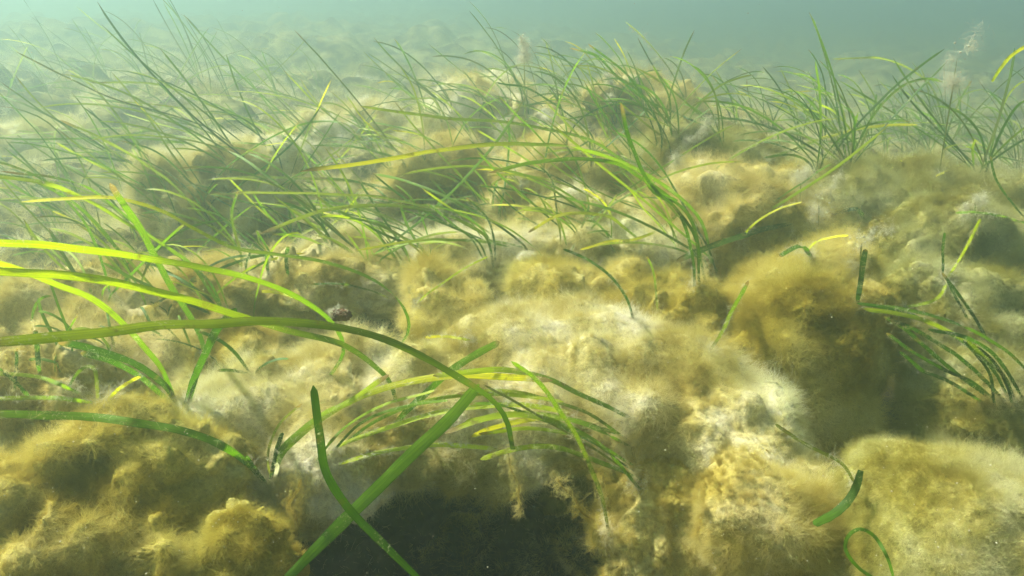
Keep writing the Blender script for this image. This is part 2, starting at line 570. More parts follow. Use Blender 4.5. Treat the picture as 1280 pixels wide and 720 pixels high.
FUZZ = 2.0
HEAPS = [
    # px, py, d, half width px, ry, rz, label, count, kwargs
    (680, 426, 0.93, 370, 0.12, 0.072, 'long pale cottony algae ledge sloping to the right, overhanging a dark hollow', 120000, dict(sub=7, length=0.020, lean=0.28, bend=1.9, pits=0.4)),
    (330, 495, 0.84, 190, 0.12, 0.06, 'pale fluffy algae bank to the left of the central ledge', 60000, dict(sub=7, length=0.018, lean=0.33)),
    (850, 590, 0.76, 95, 0.06, 0.11, 'shaded granular olive algae face under the right end of the ledge', 50000, dict(tint='ochre', sub=7, length=0.018, tilt=-0.3, rough=0.6, pits=0.5)),
    (965, 585, 0.67, 95, 0.06, 0.07, 'tan algae snout pointing into the dark gap below the ledge', 36000, dict(tint='tan', sub=6, length=0.018, tilt=-0.35, rough=0.4, pits=0)),
    (1000, 322, 1.08, 125, 0.12, 0.15, 'tall golden olive algae heap right of centre', 70000, dict(tint='ochre', sub=7, length=0.020, pits=0.2, rough=0.8)),
    (1240, 650, 0.56, 175, 0.13, 0.13, 'smooth pale olive algae dome in the bottom right corner', 120000, dict(tint='felt', sub=7, length=0.015, rough=0.3, tuft=0.35, pits=0.0)),
    (110, 540, 0.70, 190, 0.075, 0.075, 'smooth ochre algae bank at the left edge below the long blades', 50000, dict(tint='ochre', sub=6, length=0.018)),
    (60, 612, 0.62, 120, 0.06, 0.08, 'tattered brown algae clump at the lower left edge', 34000, dict(tint='ochre', bare=0.3, rough=1.5, pits=1.8)),
    (200, 622, 0.64, 105, 0.06, 0.09, 'golden brown algae clump with dark holes at lower left', 34000, dict(tint='ochre', bare=0.3, rough=1.5, pits=1.8)),
    (285, 650, 0.60, 70, 0.05, 0.09, 'amber algae tassel beside the dark hollow', 22000, dict(tint='ochre', droop=0.5, bare=0.15)),
    (565, 345, 1.12, 62, 0.07, 0.07, 'amber algae tuft behind the pale ledge', 20000, dict(tint='ochre', length=0.022)),
    (730, 345, 1.16, 85, 0.08, 0.075, 'olive amber algae cushion just behind the ledge crest', 24000, dict(tint='ochre', length=0.018)),
    (840, 365, 1.08, 80, 0.07, 0.08, 'ochre algae cushion at the foot of the tall arching blades', 24000, dict(tint='ochre')),
    (900, 430, 0.98, 80, 0.07, 0.07, 'flat mustard algae pad between ledge and tall heap', 20000, dict(tint='ochre')),
    (740, 262, 1.45, 90, 0.10, 0.09, 'cream algae hump with a dark cleft beneath the yellow-tipped blade', 24000, dict()),
    (620, 280, 1.40, 90, 0.10, 0.07, 'pale algae hump under the yellow-tipped blade', 20000, dict()),
    (470, 300, 1.35, 100, 0.10, 0.06, 'low pale algae hummock within the dense middle seagrass', 22000, dict(bare=0.15)),
    (330, 330, 1.25, 110, 0.10, 0.06, 'low mottled algae hummock left of the middle seagrass', 22000, dict(tint='tan', rough=1.4, bare=0.25)),
    (150, 350, 1.20, 140, 0.12, 0.07, 'mottled grey brown algae hummock at left under the arching blades', 26000, dict(tint='tan', rough=1.4, bare=0.3)),
    (60, 440, 0.98, 130, 0.10, 0.07, 'brown mottled algae hummock at the left edge', 26000, dict(tint='tan', rough=1.4, bare=0.3)),
    (225, 410, 1.02, 110, 0.09, 0.06, 'tan algae hummock beneath the crossing blades', 24000, dict(tint='tan', rough=1.4, bare=0.25)),
    (310, 182, 1.85, 62, 0.12, 0.13, 'rounded yellow algae boulder standing left of centre', 20000, dict(length=0.015)),
    (215, 215, 1.80, 75, 0.12, 0.10, 'pale rounded algae boulder beside the yellow one', 18000, dict(length=0.015)),
    (60, 150, 2.9, 85, 0.22, 0.16, 'hazy algae mound at the far left', 16000, dict()),
    (170, 122, 3.6, 90, 0.26, 0.17, 'hazy algae mound behind the left seagrass', 14000, dict()),
    (420, 150, 2.7, 85, 0.2, 0.15, 'hazy algae mound left of the back ridge', 16000, dict()),
    (540, 175, 1.95, 85, 0.14, 0.11, 'olive algae mound at the foot of the back ridge', 18000, dict(tint='tan')),
    (680, 185, 1.85, 90, 0.14, 0.10, 'olive algae mound below the ridge seagrass', 18000, dict(tint='tan')),
    (640, 120, 2.5, 110, 0.2, 0.14, 'hazy algae mound on the crest of the back ridge', 16000, dict()),
    (800, 105, 2.4, 100, 0.2, 0.16, 'brownish algae mound at the right end of the back ridge', 16000, dict(tint='tan')),
    (880, 170, 1.80, 90, 0.14, 0.10, 'olive algae slope right of the ridge seagrass', 20000, dict(tint='olive')),
    (930, 225, 1.50, 95, 0.12, 0.10, 'pale speckled algae mound behind the tall olive heap', 22000, dict(tint='tan')),
    (1060, 205, 1.65, 110, 0.13, 0.12, 'ochre algae bank behind the tall olive heap', 26000, dict(tint='olive', length=0.016)),
    (1220, 225, 1.60, 120, 0.14, 0.12, 'ochre algae bank under the right-hand seagrass', 24000, dict(tint='olive', length=0.016)),
    (1190, 268, 1.38, 95, 0.07, 0.06, 'drab olive algae lens on the right slope', 20000, dict(tint='olive', length=0.014, rough=0.6)),
    (1130, 322, 1.28, 75, 0.07, 0.075, 'dark olive algae dome in the shaded right hollow', 18000, dict(tint='olive', length=0.014)),
    (1230, 348, 1.12, 95, 0.08, 0.10, 'olive algae dome behind the dark grass clump at right', 24000, dict(tint='olive')),
    (1235, 455, 0.95, 90, 0.08, 0.09, 'mustard algae bank under the dark grass clump at right', 26000, dict(tint='olive')),
]
for (px, py, d, rxp, ry, rz, label, count, kw) in HEAPS:
    heap(px, py, d, rxp, ry, rz, label, count, **kw)

# ------------------------------------------------------------------ dark boulders in the hollows
def boulder(px, py, d, rxp, ry, rz, label, count=4000):
    top = at(px, py, d)
    v, f = lump(top, rxp * d / FPX, ry, rz, 0.3, 6, 1.2, 0, seed=px * 0.02)
    BODIES.append((v, f))
    base = Vector((top.x, top.y, float(v[:, 2].min())))
    root = link('dark_boulder', None, loc=base)
    tag(root, label, 'rock', 'dark boulders in the hollows')
    b = link('stone', mesh_np('stone', v - np.array(base, np.float32), f, M_ROCK), loc=(0, 0, 0))
    b.parent = root
    p, n = sample_surface(v, f, count * 5, lambda c, n: np.clip(snoise(c, 16, 3.3) - 0.12, 0, 1) + 0.02)
    P, r = grow(p, n, 0.014)
    s = curves_obj('filaments', P - np.array(base, np.float32), r, M_STRAND)
    s.parent = root
    s['kind'] = 'stuff'
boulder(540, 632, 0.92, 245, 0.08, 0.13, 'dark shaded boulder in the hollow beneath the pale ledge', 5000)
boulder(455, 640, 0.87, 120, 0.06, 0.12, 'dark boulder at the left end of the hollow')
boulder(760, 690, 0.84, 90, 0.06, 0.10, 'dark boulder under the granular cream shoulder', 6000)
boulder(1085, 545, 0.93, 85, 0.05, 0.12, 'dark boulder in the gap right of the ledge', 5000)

# ------------------------------------------------------------------ algae carpet on the seabed
def mat_w(cen, n):
    m = np.clip(0.7 + 3.0 * (snoise(cen, 6, 8.8) + 0.5 * snoise(cen, 19, 4.4)), 0.02, 1)
    r = np.hypot(cen[:, 0], cen[:, 1])
    m *= np.clip((9.0 - r) / 2.0, 0, 1) * (np.abs(np.arctan2(cen[:, 0], cen[:, 1])) < R(46)) * (r > 0.36)
    return m
p, n = sample_surface(gv.astype(np.float32), gtri, int(300000 * FUZZ), mat_w)
P, r = grow(p, n, 0.022)
carpet = curves_obj('algae_carpet', P, r, M_STRAND)
tag(carpet, 'cottony yellow brown filamentous algae carpeting the seabed between the heaps', 'algae', kind='stuff')

# ------------------------------------------------------------------ ray casting target
jj2 = np.concatenate([np.arange(0, 620, 3), np.arange(620, na)])
ii2 = np.arange(0, nr, 2)
g2 = gv.reshape(nr, na, 3)[ii2][:, jj2]
h2, w2 = g2.shape[:2]
qi, qj = np.meshgrid(np.arange(h2 - 1), np.arange(w2 - 1), indexing='ij')
q0 = (qi * w2 + qj).ravel()
gt2 = np.concatenate([np.stack([q0, q0 + 1, q0 + w2 + 1], -1), np.stack([q0, q0 + w2 + 1, q0 + w2], -1)])
allv, allf, o_ = [g2.reshape(-1, 3)], [gt2], h2 * w2
for v, f in BODIES:
    allv.append(v)
    allf.append(f + o_)
    o_ += len(v)
BVH = BVHTree.FromPolygons(np.concatenate(allv).tolist(), np.concatenate(allf).tolist())

def hit(px, py):
    r = ray(px, py)
    loc, nn, i, dd = BVH.ray_cast(CAM, r.normalized())
    return loc

# ------------------------------------------------------------------ seagrass
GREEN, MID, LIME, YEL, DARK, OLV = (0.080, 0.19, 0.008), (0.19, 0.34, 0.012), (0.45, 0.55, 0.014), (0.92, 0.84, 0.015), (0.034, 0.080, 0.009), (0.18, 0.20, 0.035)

def crom(P, m):
    P = np.asarray(P, float)
    Q = np.vstack([2 * P[0] - P[1], P, 2 * P[-1] - P[-2]])
    n = len(P) - 1
    seg = np.linalg.norm(np.diff(P, axis=0), axis=1) ** 0.8
    cum = np.concatenate([[0], np.cumsum(seg)])
    s = np.linspace(0, cum[-1], m)
    k = np.clip(np.searchsorted(cum, s, side='right') - 1, 0, n - 1)
    t = ((s - cum[k]) / np.maximum(seg[k], 1e-9))[:, None]
    p0, p1, p2, p3 = Q[k], Q[k + 1], Q[k + 2], Q[k + 3]
    return 0.5 * (2 * p1 + (p2 - p0) * t + (2 * p0 - 5 * p1 + 4 * p2 - p3) * t ** 2 + (3 * p1 - p0 - 3 * p2 + p3) * t ** 3)

def ribbon(P, width, c0, c1, flat=0.45, tip='round', twist=0.0, yell=0.0):
    """a strap leaf along P (root first); flat 0 = broad side to the viewer, 1 = broad side up"""
    P = np.asarray(P, float)
    m = len(P)
    wig = np.linspace(0, 1, m)[:, None] * np.linalg.norm(P[-1] - P[0])
    P = P + vnoise(np.concatenate([wig * 22, wig * 0 + random.random() * 60, wig * 0], 1), 1.0) * 0.0016 * np.minimum(1, np.arange(m) / 6)[:, None]
    tan = norm(np.gradient(P, axis=0))
    view = norm(P - np.array(CAM))
    s0 = norm(np.cross(tan, view))
    s1 = np.cross(tan, np.array([0, 0, 1.0])[None, :].repeat(m, 0))
    s1 = s1 + s0 * 0.05
    s1 = norm(s1)
    s1 *= np.sign((s0 * s1).sum(1) + 1e-6)[:, None]
    side = norm(s0 * (1 - flat) + s1 * flat)
    # keep the frame from flipping, then smooth it along the leaf
    for k in range(1, m):
        if side[k] @ side[k - 1] < 0:
            side[k] = -side[k]
    for _ in range(3):
        side[1:-1] = (side[:-2] + side[1:-1] * 2 + side[2:]) / 4
    nrm = norm(np.cross(side, tan))
    t = np.linspace(0, 1, m)
    if twist:
        a = twist * t
        side = side * np.cos(a)[:, None] + nrm * np.sin(a)[:, None]
    side = norm(side - tan * (side * tan).sum(1)[:, None])
    nrm = norm(np.cross(side, tan))
    wd = np.interp(t, [0, 0.25, 0.8, 1], [0.62, 0.95, 1.0, 0.86])
    if tip == 'round':
        wd *= np.sqrt(np.clip((1 - t) / 0.03, 0.02, 1))
    elif tip == 'point':
        wd *= np.clip((1 - t) / 0.35, 0.08, 1) ** 0.8
    wd *= 1 + 0.10 * snoise(np.stack([t * 14 + random.random() * 40, t * 0, t * 0], -1), 1.0) + 0.06 * snoise(np.stack([t * 45 + random.random() * 40, t * 0, t * 0], -1), 1.0)
    ac = np.array([-1, -0.5, 0, 0.5, 1])
    V = P[:, None, :] + side[:, None, :] * (ac[None, :, None] * (wd * width / 2)[:, None, None]) \
        + nrm[:, None, :] * ((ac ** 2)[None, :, None] * (wd * width * 0.045)[:, None, None])
    wd = wd * 1.0
    rip = 0.05 * width * np.sin(t * 40 + random.random() * 6)
    V[:, 4] += nrm * rip[:, None]
    V = V.reshape(-1, 3)
    q = []
    for k in range(m - 1):
        for j in range(4):
            a = k * 5 + j
            q.append((a, a + 1, a + 6, a + 5))
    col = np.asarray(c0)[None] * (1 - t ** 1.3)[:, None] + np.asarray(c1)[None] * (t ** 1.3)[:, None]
    if yell:
        band = np.clip((t - (1 - yell)) / 0.28, 0, 1)[:, None] * random.uniform(0.6, 1.0)
        col = col * (1 - band) + np.array(YEL)[None] * band
    seed = random.random() * 50
    var = vnoise(np.stack([t * 6 + seed, t * 0, t * 0], -1), 1.0)
    col = col * (1 + 0.22 * var[:, :1])
    if random.random() < 0.6:
        tb = np.clip((t - random.uniform(0.9, 0.97)) / 0.04, 0, 1)[:, None]
        col = col * (1 - tb) + np.array([0.26, 0.19, 0.06])[None] * tb
    col = np.repeat(col, 5, 0)
    uvw = np.stack([np.tile(ac, m) + seed, np.repeat(t * 3, 5) + seed, np.tile(ac, m)], -1)
    return V, np.array(q), col, uvw

def blade_obj(root, base, data):
    V, q, col, uvw = data
    me = mesh_np('blade', V - np.array(base), q, M_BLADE)
    a = me.attributes.new('blade_color', 'FLOAT_COLOR', 'POINT')
    a.data.foreach_set('color', np.concatenate([col, np.ones((len(col), 1))], 1).astype(np.float32).ravel())
    b = me.attributes.new('blade_uv', 'FLOAT_VECTOR', 'POINT')
    b.data.foreach_set('vector', uvw.astype(np.float32).ravel())
    o = link('blade', me)
    o.parent = root
    return o

def trace(px, near, lift=0.032, m=44, root_d=None, keep=None):
    """picture points (root first) -> leaf in space, in front of whatever lies behind it"""
    pp = crom(px, m)
    h0 = hit(*pp[0])
    d0 = root_d if root_d else (h0.y if h0 else 1.0)
    s = np.linspace(0, 1, m)
    d = d0 * (1 + (near - 1) * s ** 1.1)
    lim = np.full(m, 50.0)
    for k in range(m):
        h = hit(*pp[k])
        if h:
            lim[k] = h.y - lift * min(1, k / 8)
    if root_d is None:
        for _ in range(6):
            d = np.minimum(d, lim)
            d[1:-1] = (d[:-2] + d[1:-1] + d[2:]) / 3
        d = np.minimum(d, lim + 0.01)
    P = np.array([at(pp[k][0], pp[k][1], d[k])[:] for k in range(m)])
    if root_d is None:
        r = P[0] - np.array([0, 0, 0.014]) + norm((P[0] - np.array(CAM))[None])[0] * 0.022 + (P[0] - P[1]) * 0.5
        P = np.vstack([r, P])
    return P

def fuzz_on(blade, P, count, width, base, mat, length=0.007, skirt=False):
    count = int(count * 1.8)
    k = np.where(rng.uniform(0, 1, count) < 0.4, rng.uniform(0, 0.10, count), rng.uniform(0.05, 0.98, count)) * (len(P) - 1)
    i = k.astype(int)
    f = (k - i)[:, None]
    j = np.minimum(i + 1, len(P) - 1)
    pt = P[i] * (1 - f) + P[j] * f + rng.normal(0, width * 0.28, (count, 3))
    n = norm(rng.normal(0, 1, (count, 3)) + np.array([0, -0.3, 0.5]))
    G, r = grow(pt.astype(np.float32), n.astype(np.float32), length, K=4, drift=0.1)
    if skirt:         # algae gathered round the foot of the leaf
        pf = (P[rng.integers(1, 4, 170)] + rng.normal(0, 0.005, (170, 3))).astype(np.float32)
        nf = norm(rng.normal(0, 1, (170, 3)) + np.array([-0.2, -0.4, 0.4])).astype(np.float32)
        G2, r2 = grow(pf, nf, 0.013, K=4)
        G, r = np.concatenate([G, G2]), np.concatenate([r, r2])
    s = curves_obj('fuzz', G - np.array(base, np.float32), r, mat)
    s.parent = blade
    s['kind'] = 'stuff'

def shoot(label, blades, group='traced'):
    root = link('seagrass_shoot', None)
    tag(root, label, 'seagrass', 'seagrass shoots among the algae')
    base = None
    for b in blades:
        px, wmm, near, c0, c1 = b[:5]
        kw = dict(b[5]) if len(b) > 5 else {}
        rd = kw.pop('root_d', None)
        fz = kw.pop('fuzz', 0 if rd else 60 + random.randrange(80))
        P = trace(px, near, root_d=rd)
        if base is None:
            base = Vector(P[0])
            root.location = base
        kw.setdefault('flat', random.uniform(0.25, 0.6))
        o = blade_obj(root, base, ribbon(P, wmm / 1000, c0, c1, **kw))
        if fz:
            fuzz_on(o, P, fz, wmm / 1000, base, M_PALE if random.random() < 0.3 else M_STRAND, skirt=rd is None)
    global LAST
    LAST = root.name
    return root

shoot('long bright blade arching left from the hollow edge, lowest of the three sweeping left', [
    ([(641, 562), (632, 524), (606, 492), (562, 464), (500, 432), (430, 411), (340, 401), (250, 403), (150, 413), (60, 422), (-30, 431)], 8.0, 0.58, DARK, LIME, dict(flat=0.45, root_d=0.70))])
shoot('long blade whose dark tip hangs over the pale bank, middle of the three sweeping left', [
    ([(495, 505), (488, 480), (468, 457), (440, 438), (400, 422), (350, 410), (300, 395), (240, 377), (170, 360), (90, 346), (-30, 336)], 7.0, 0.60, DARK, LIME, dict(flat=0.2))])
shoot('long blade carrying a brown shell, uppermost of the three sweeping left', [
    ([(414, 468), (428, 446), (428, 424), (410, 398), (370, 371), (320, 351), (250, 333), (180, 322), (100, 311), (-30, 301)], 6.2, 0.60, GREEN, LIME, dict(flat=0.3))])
shoot('green hooked blade with a bright yellow end above the pale bank', [
    ([(494, 432), (506, 424), (511, 405), (503, 383), (482, 360), (450, 341), (400, 326), (340, 317), (291, 309), (243, 286), (198, 262), (146, 248), (90, 249), (25, 253)], 5.6, 0.86, GREEN, LIME, dict(yell=0.42))])
shoot('green blade descending from the left edge behind the sweeping blades', [
    ([(284, 402), (268, 370), (240, 332), (195, 300), (150, 274), (100, 246), (50, 228), (-20, 219)], 6.5, 0.82, GREEN, LIME),
    ([(284, 402), (262, 352), (222, 320), (176, 286), (120, 240), (70, 222), (0, 214)], 5.0, 0.85, GREEN, MID)])
shoot('stiff dark blade leaning right against the pale bank', [
    ([(232, 508), (248, 462), (268, 418), (294, 384)], 8.5, 0.93, GREEN, DARK, dict(flat=0.2)),
    ([(236, 506), (246, 470), (258, 440), (262, 420)], 6, 0.97, GREEN, MID)])
shoot('blade with a blunt raised tip crossing the sweeping blades at left', [
    ([(259, 462), (252, 424), (236, 392), (215, 362), (197, 327), (181, 295), (160, 262), (137, 228)], 7.4, 0.82, DARK, MID, dict(flat=0.2))])
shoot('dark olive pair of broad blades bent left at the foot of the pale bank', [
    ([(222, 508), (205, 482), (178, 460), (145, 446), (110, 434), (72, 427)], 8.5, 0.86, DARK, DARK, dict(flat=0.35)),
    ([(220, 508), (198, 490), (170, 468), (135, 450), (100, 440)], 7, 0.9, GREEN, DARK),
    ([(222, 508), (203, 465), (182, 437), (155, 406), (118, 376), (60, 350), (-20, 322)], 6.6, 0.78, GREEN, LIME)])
shoot('shoot with white sheath at the rim of the dark hollow, blades spread both ways', [
    ([(332, 606), (312, 582), (272, 554), (220, 537), (150, 525), (80, 519), (-30, 518)], 8.6, 0.80, GREEN, MID, dict(flat=0.35)),
    ([(342, 602), (352, 570), (380, 540), (420, 511), (470, 489), (530, 474), (600, 468), (690, 476)], 8.2, 0.98, GREEN, YEL, dict(flat=0.35, fuzz=260)),
    ([(346, 600), (352, 562), (396, 522), (440, 498), (486, 468)], 6.5, 0.95, GREEN, LIME, dict(fuzz=120)),
    ([(338, 602), (343, 575), (352, 540)], 5, 0.97, DARK, DARK),
    ([(340, 603), (336, 565), (350, 530), (378, 505)], 3, 0.97, OLV, OLV),
    ([(334, 604), (322, 590), (308, 570)], 4, 0.98, DARK, GREEN)])
def sheath(root, px0, px1, wmm):
    P = trace([px0, ((px0[0] + px1[0]) / 2 + 1, (px0[1] + px1[1]) / 2), px1], 0.97, m=8)
    V, q, col, uvw = ribbon(P, wmm / 1000, (0.75, 0.72, 0.55), (0.6, 0.6, 0.35), flat=0.1)
    o = blade_obj(root, root.location, (V, q, col, uvw))
    o.name = 'sheath'
sheath(bpy.data.objects[LAST], (341, 604), (346, 578), 6)
shoot('fuzzy yellow-green shoot bent right along the hollow rim', [
    ([(404, 572), (440, 550), (490, 532), (545, 516), (600, 508), (660, 506), (730, 520)], 7, 0.97, LIME, LIME, dict(fuzz=700)),
    ([(410, 584), (450, 572), (500, 562), (560, 556), (620, 560)], 6, 0.97, LIME, LIME, dict(fuzz=800)),
    ([(420, 562), (470, 526), (540, 500), (620, 492), (704, 502)], 4.2, 0.97, GREEN, LIME),
    ([(396, 576), (430, 536), (480, 506), (545, 488)], 3.8, 0.97, GREEN, LIME),
    ([(412, 570), (450, 530), (500, 508), (560, 500)], 3.4, 0.97, DARK, MID)])
shoot('very near broad green blade rising from the bottom edge across the dark hollow', [
    ([(352, 730), (430, 651), (500, 582), (556, 528), (598, 480)], 12.0, 1.27, GREEN, MID, dict(root_d=0.54, flat=0.1))])
shoot('short broad blade pointing up right beneath the long dark arch', [
    ([(494, 530), (520, 502), (560, 464), (600, 440), (624, 427)], 8.4, 0.95, GREEN, MID, dict(flat=0.2))])
shoot('narrow folded blade standing in front of the dark hollow', [
    ([(532, 732), (476, 676), (436, 634), (406, 590), (398, 545), (390, 482)], 6.4, 1.05, GREEN, DARK, dict(root_d=0.48, flat=0.2))])
shoot('shoot under the ledge with bright blades arching left over the hollow', [
    ([(786, 522), (742, 499), (692, 476), (640, 463), (598, 462), (540, 470)], 7, 0.92, GREEN, LIME),
    ([(800, 612), (760, 566), (712, 534), (660, 520), (610, 522), (556, 542)], 7, 0.92, GREEN, LIME),
    ([(790, 560), (742, 534), (690, 520), (640, 518), (580, 530)], 8, 0.92, GREEN, LIME, dict(flat=0.6)),
    ([(782, 545), (730, 530), (680, 522), (620, 534), (590, 545)], 6, 0.92, GREEN, YEL),
    ([(800, 600), (770, 585), (700, 560), (650, 560), (600, 575)], 6, 0.92, GREEN, LIME, dict(fuzz=200)),
    ([(792, 582), (734, 549), (672, 536), (598, 542)], 4.4, 0.93, GREEN, LIME),
    ([(796, 592), (745, 556), (690, 530), (630, 508), (575, 505)], 4.0, 0.93, DARK, MID),
    ([(788, 552), (740, 520), (690, 500), (635, 488), (570, 492)], 4.2, 0.93, DARK, LIME)])
shoot('thin silted stem hanging over the dark hollow below the ledge', [
    ([(762, 672), (752, 620), (728, 560), (700, 512), (672, 476), (640, 452)], 5, 0.9, OLV, MID, dict(fuzz=500)),
    ([(800, 606), (760, 572), (700, 535), (640, 500), (604, 480)], 3.4, 0.92, OLV, OLV, dict(fuzz=160))])
shoot('tall arching shoot right of centre with one long yellow-tipped blade', [
    ([(890, 345), (882, 292), (866, 263), (840, 239), (800, 214), (750, 193), (700, 182), (640, 180), (580, 184), (500, 196), (440, 206), (375, 215)], 7.6, 0.70, GREEN, LIME, dict(yell=0.45, flat=0.5)),
    ([(882, 352), (864, 276), (836, 246), (800, 222), (768, 203), (720, 198), (660, 205), (610, 217)], 5.6, 0.88, DARK, MID),
    ([(874, 356), (870, 300), (846, 262), (812, 230), (793, 192), (775, 128)], 5.2, 0.9, DARK, GREEN),
    ([(898, 352), (885, 310), (862, 270), (830, 215), (800, 182), (770, 165)], 3.8, 0.9, DARK, GREEN),
    ([(868, 358), (866, 320), (858, 290), (850, 270)], 4.5, 0.96, DARK, GREEN),
    ([(846, 252), (820, 240), (806, 218)], 9, 0.97, GREEN, MID, dict(root_d=1.02))])
shoot('broad dark speckled blade lying left over the tall olive heap', [
    ([(990, 279), (942, 290), (892, 307), (846, 326)], 11, 0.93, DARK, GREEN, dict(flat=0.3, fuzz=90))])
shoot('short yellow blade curving up behind the tall olive heap', [
    ([(924, 300), (945, 278), (973, 261), (1003, 252)], 4.5, 0.98, LIME, YEL)])
shoot('yellow-green blade reaching right above the pale speckled mound', [
    ([(950, 200), (985, 189), (1020, 176), (1060, 164), (1100, 157), (1147, 156)], 6.5, 0.98, GREEN, YEL),
    ([(1022, 232), (1012, 205), (990, 194), (955, 197)], 5, 0.98, DARK, GREEN)])
shoot('shoot arching left from the amber tuft with dark curved stems', [
    ([(617, 335), (610, 300), (590, 284), (556, 268), (510, 259), (460, 257), (410, 262), (370, 275), (325, 292)], 6.4, 0.9, DARK, LIME, dict(flat=0.35)),
    ([(618, 330), (606, 296), (570, 272), (530, 258), (475, 246), (420, 243), (370, 241), (290, 240)], 5.2, 0.92, DARK, LIME),
    ([(619, 332), (618, 300), (608, 272), (582, 247)], 4, 0.97, DARK, DARK),
    ([(612, 332), (600, 305), (575, 288), (540, 274), (500, 262)], 4, 0.95, DARK, GREEN),
    ([(608, 330), (590, 300), (560, 275), (534, 255)], 4, 0.95, DARK, GREEN)])
shoot('silted horizontal blades lying left above the dense middle seagrass', [
    ([(512, 245), (470, 232), (420, 224), (350, 222), (273, 222)], 7, 0.96, GREEN, LIME, dict(fuzz=700)),
    ([(508, 258), (460, 248), (400, 244), (330, 241), (262, 243)], 6, 0.96, GREEN, LIME, dict(fuzz=700)),
    ([(500, 262), (470, 236), (440, 226), (400, 222)], 5, 0.97, GREEN, MID)])
shoot('long pale blade arching far left over the rounded boulders', [
    ([(428, 240), (400, 210), (375, 186), (346, 165), (310, 149), (260, 130), (215, 110), (175, 103), (112, 103)], 5.4, 0.9, GREEN, LIME),
    ([(424, 244), (395, 190), (370, 170), (320, 150), (260, 140), (200, 131), (120, 124)], 4.2, 0.93, OLV, LIME, dict(fuzz=200))])
shoot('thin dark curved stem before the shaded cleft, left of centre heaps', [
    ([(698, 272), (694, 245), (688, 222), (674, 207)], 3.6, 0.98, DARK, DARK),
    ([(650, 270), (642, 252), (628, 238), (615, 228)], 3.2, 0.98, DARK, GREEN)])
shoot('lime shoot bent left in the hollow behind the ledge crest', [
    ([(800, 300), (780, 284), (758, 270), (720, 266), (690, 273), (660, 291)], 5.8, 0.95, GREEN, YEL),
    ([(770, 282), (755, 255), (742, 243), (730, 236)], 5, 0.97, LIME, YEL),
    ([(792, 400), (782, 372), (762, 345), (735, 325), (704, 312)], 3.6, 0.95, DARK, DARK)])
shoot('blade joining the white thread at the foot of the tall arching shoot', [
    ([(866, 250), (848, 268), (822, 288), (790, 300), (760, 302), (725, 312)], 5.4, 0.96, GREEN, YEL),
    ([(822, 390), (818, 345), (808, 320)], 3, 0.97, OLV, MID, dict(fuzz=60))])
shoot('upright slender stem on the pale hump in the middle', [
    ([(622, 272), (630, 235), (636, 190), (636, 148)], 4.6, 0.98, GREEN, GREEN, dict(fuzz=60)),
    ([(615, 262), (618, 240), (622, 225)], 4.6, 0.98, GREEN, MID)])
shoot('long thin blade trailing left across the back ridge foot', [
    ([(822, 234), (790, 208), (745, 179), (700, 165), (630, 153), (560, 148), (500, 140), (450, 132)], 5.6, 0.93, GREEN, LIME),
    ([(746, 194), (737, 166), (702, 138), (662, 112), (620, 103)], 4.6, 0.95, DARK, DARK)])
shoot('dark shoot with white beads leaning left on the olive slope', [
    ([(905, 170), (855, 146), (805, 124), (770, 95), (745, 70), (712, 60)], 5, 0.95, DARK, GREEN),
    ([(826, 200), (826, 165), (808, 128), (780, 90), (735, 55)], 4.6, 0.96, DARK, GREEN, dict(fuzz=50)),
    ([(838, 162), (836, 120), (815, 82)], 4.4, 0.98, DARK, MID)])
CL = [(1268, 500), (1255, 500), (1240, 498)]
shoot('dark drooping clump of many blades swept left at the right edge', [
    ([(1268, 502), (1252, 465), (1215, 430), (1160, 402), (1120, 391), (1078, 386)], 6, 0.93, DARK, LIME, dict(flat=0.4)),
    ([(1262, 500), (1240, 462), (1200, 425), (1150, 398), (1110, 384), (1072, 379)], 5, 0.95, DARK, GREEN),
    ([(1292, 470), (1262, 442), (1220, 415), (1170, 396), (1130, 386), (1090, 382)], 6, 0.93, DARK, MID),
    ([(1255, 500), (1225, 470), (1190, 440), (1150, 415), (1110, 398)], 6, 0.95, DARK, DARK),
    ([(1246, 502), (1215, 478), (1180, 462), (1140, 440), (1108, 415)], 5, 0.96, DARK, DARK),
    ([(1240, 500), (1200, 470), (1165, 440), (1130, 410), (1105, 395)], 5, 0.96, DARK, DARK),
    ([(1278, 498), (1262, 470), (1238, 440), (1200, 420), (1160, 412)], 5, 0.95, DARK, GREEN),
    ([(1230, 504), (1205, 488), (1175, 472), (1150, 462), (1125, 440)], 5, 0.97, GREEN, DARK),
    ([(1244, 510), (1240, 480), (1228, 450), (1205, 425)], 4, 0.97, DARK, DARK),
    ([(1265, 508), (1258, 480), (1245, 455), (1222, 432)], 4, 0.97, DARK, DARK)])
shoot('stiff crossed stems above the drooping clump at right', [
    ([(1238, 432), (1220, 400), (1198, 368), (1178, 340)], 5, 0.98, DARK, DARK),
    ([(1210, 400), (1195, 372), (1182, 345)], 4, 0.98, DARK, DARK),
    ([(1182, 350), (1198, 325), (1212, 300), (1225, 274)], 4.4, 0.97, LIME, LIME),
    ([(1184, 352), (1172, 372), (1150, 380), (1120, 384)], 5, 0.95, LIME, GREEN),
    ([(1178, 348), (1179, 320), (1180, 290)], 4, 0.98, DARK, GREEN)])
shoot('thin looped stem on the smooth dome in the bottom right corner', [
    ([(1118, 726), (1110, 697), (1094, 670), (1076, 660), (1061, 668), (1057, 686), (1072, 708), (1096, 726)], 3.0, 0.98, GREEN, GREEN, dict(flat=0.1, fuzz=0))])
shoot('bent dark blade beside the ochre snout in the right gap', [
    ([(1076, 588), (1064, 618), (1044, 640), (1016, 656)], 8, 0.97, DARK, GREEN, dict(root_d=0.60)),
    ([(1070, 606), (1050, 580), (1010, 556), (968, 530)], 3.4, 0.98, OLV, OLV, dict(root_d=0.605, fuzz=120))])
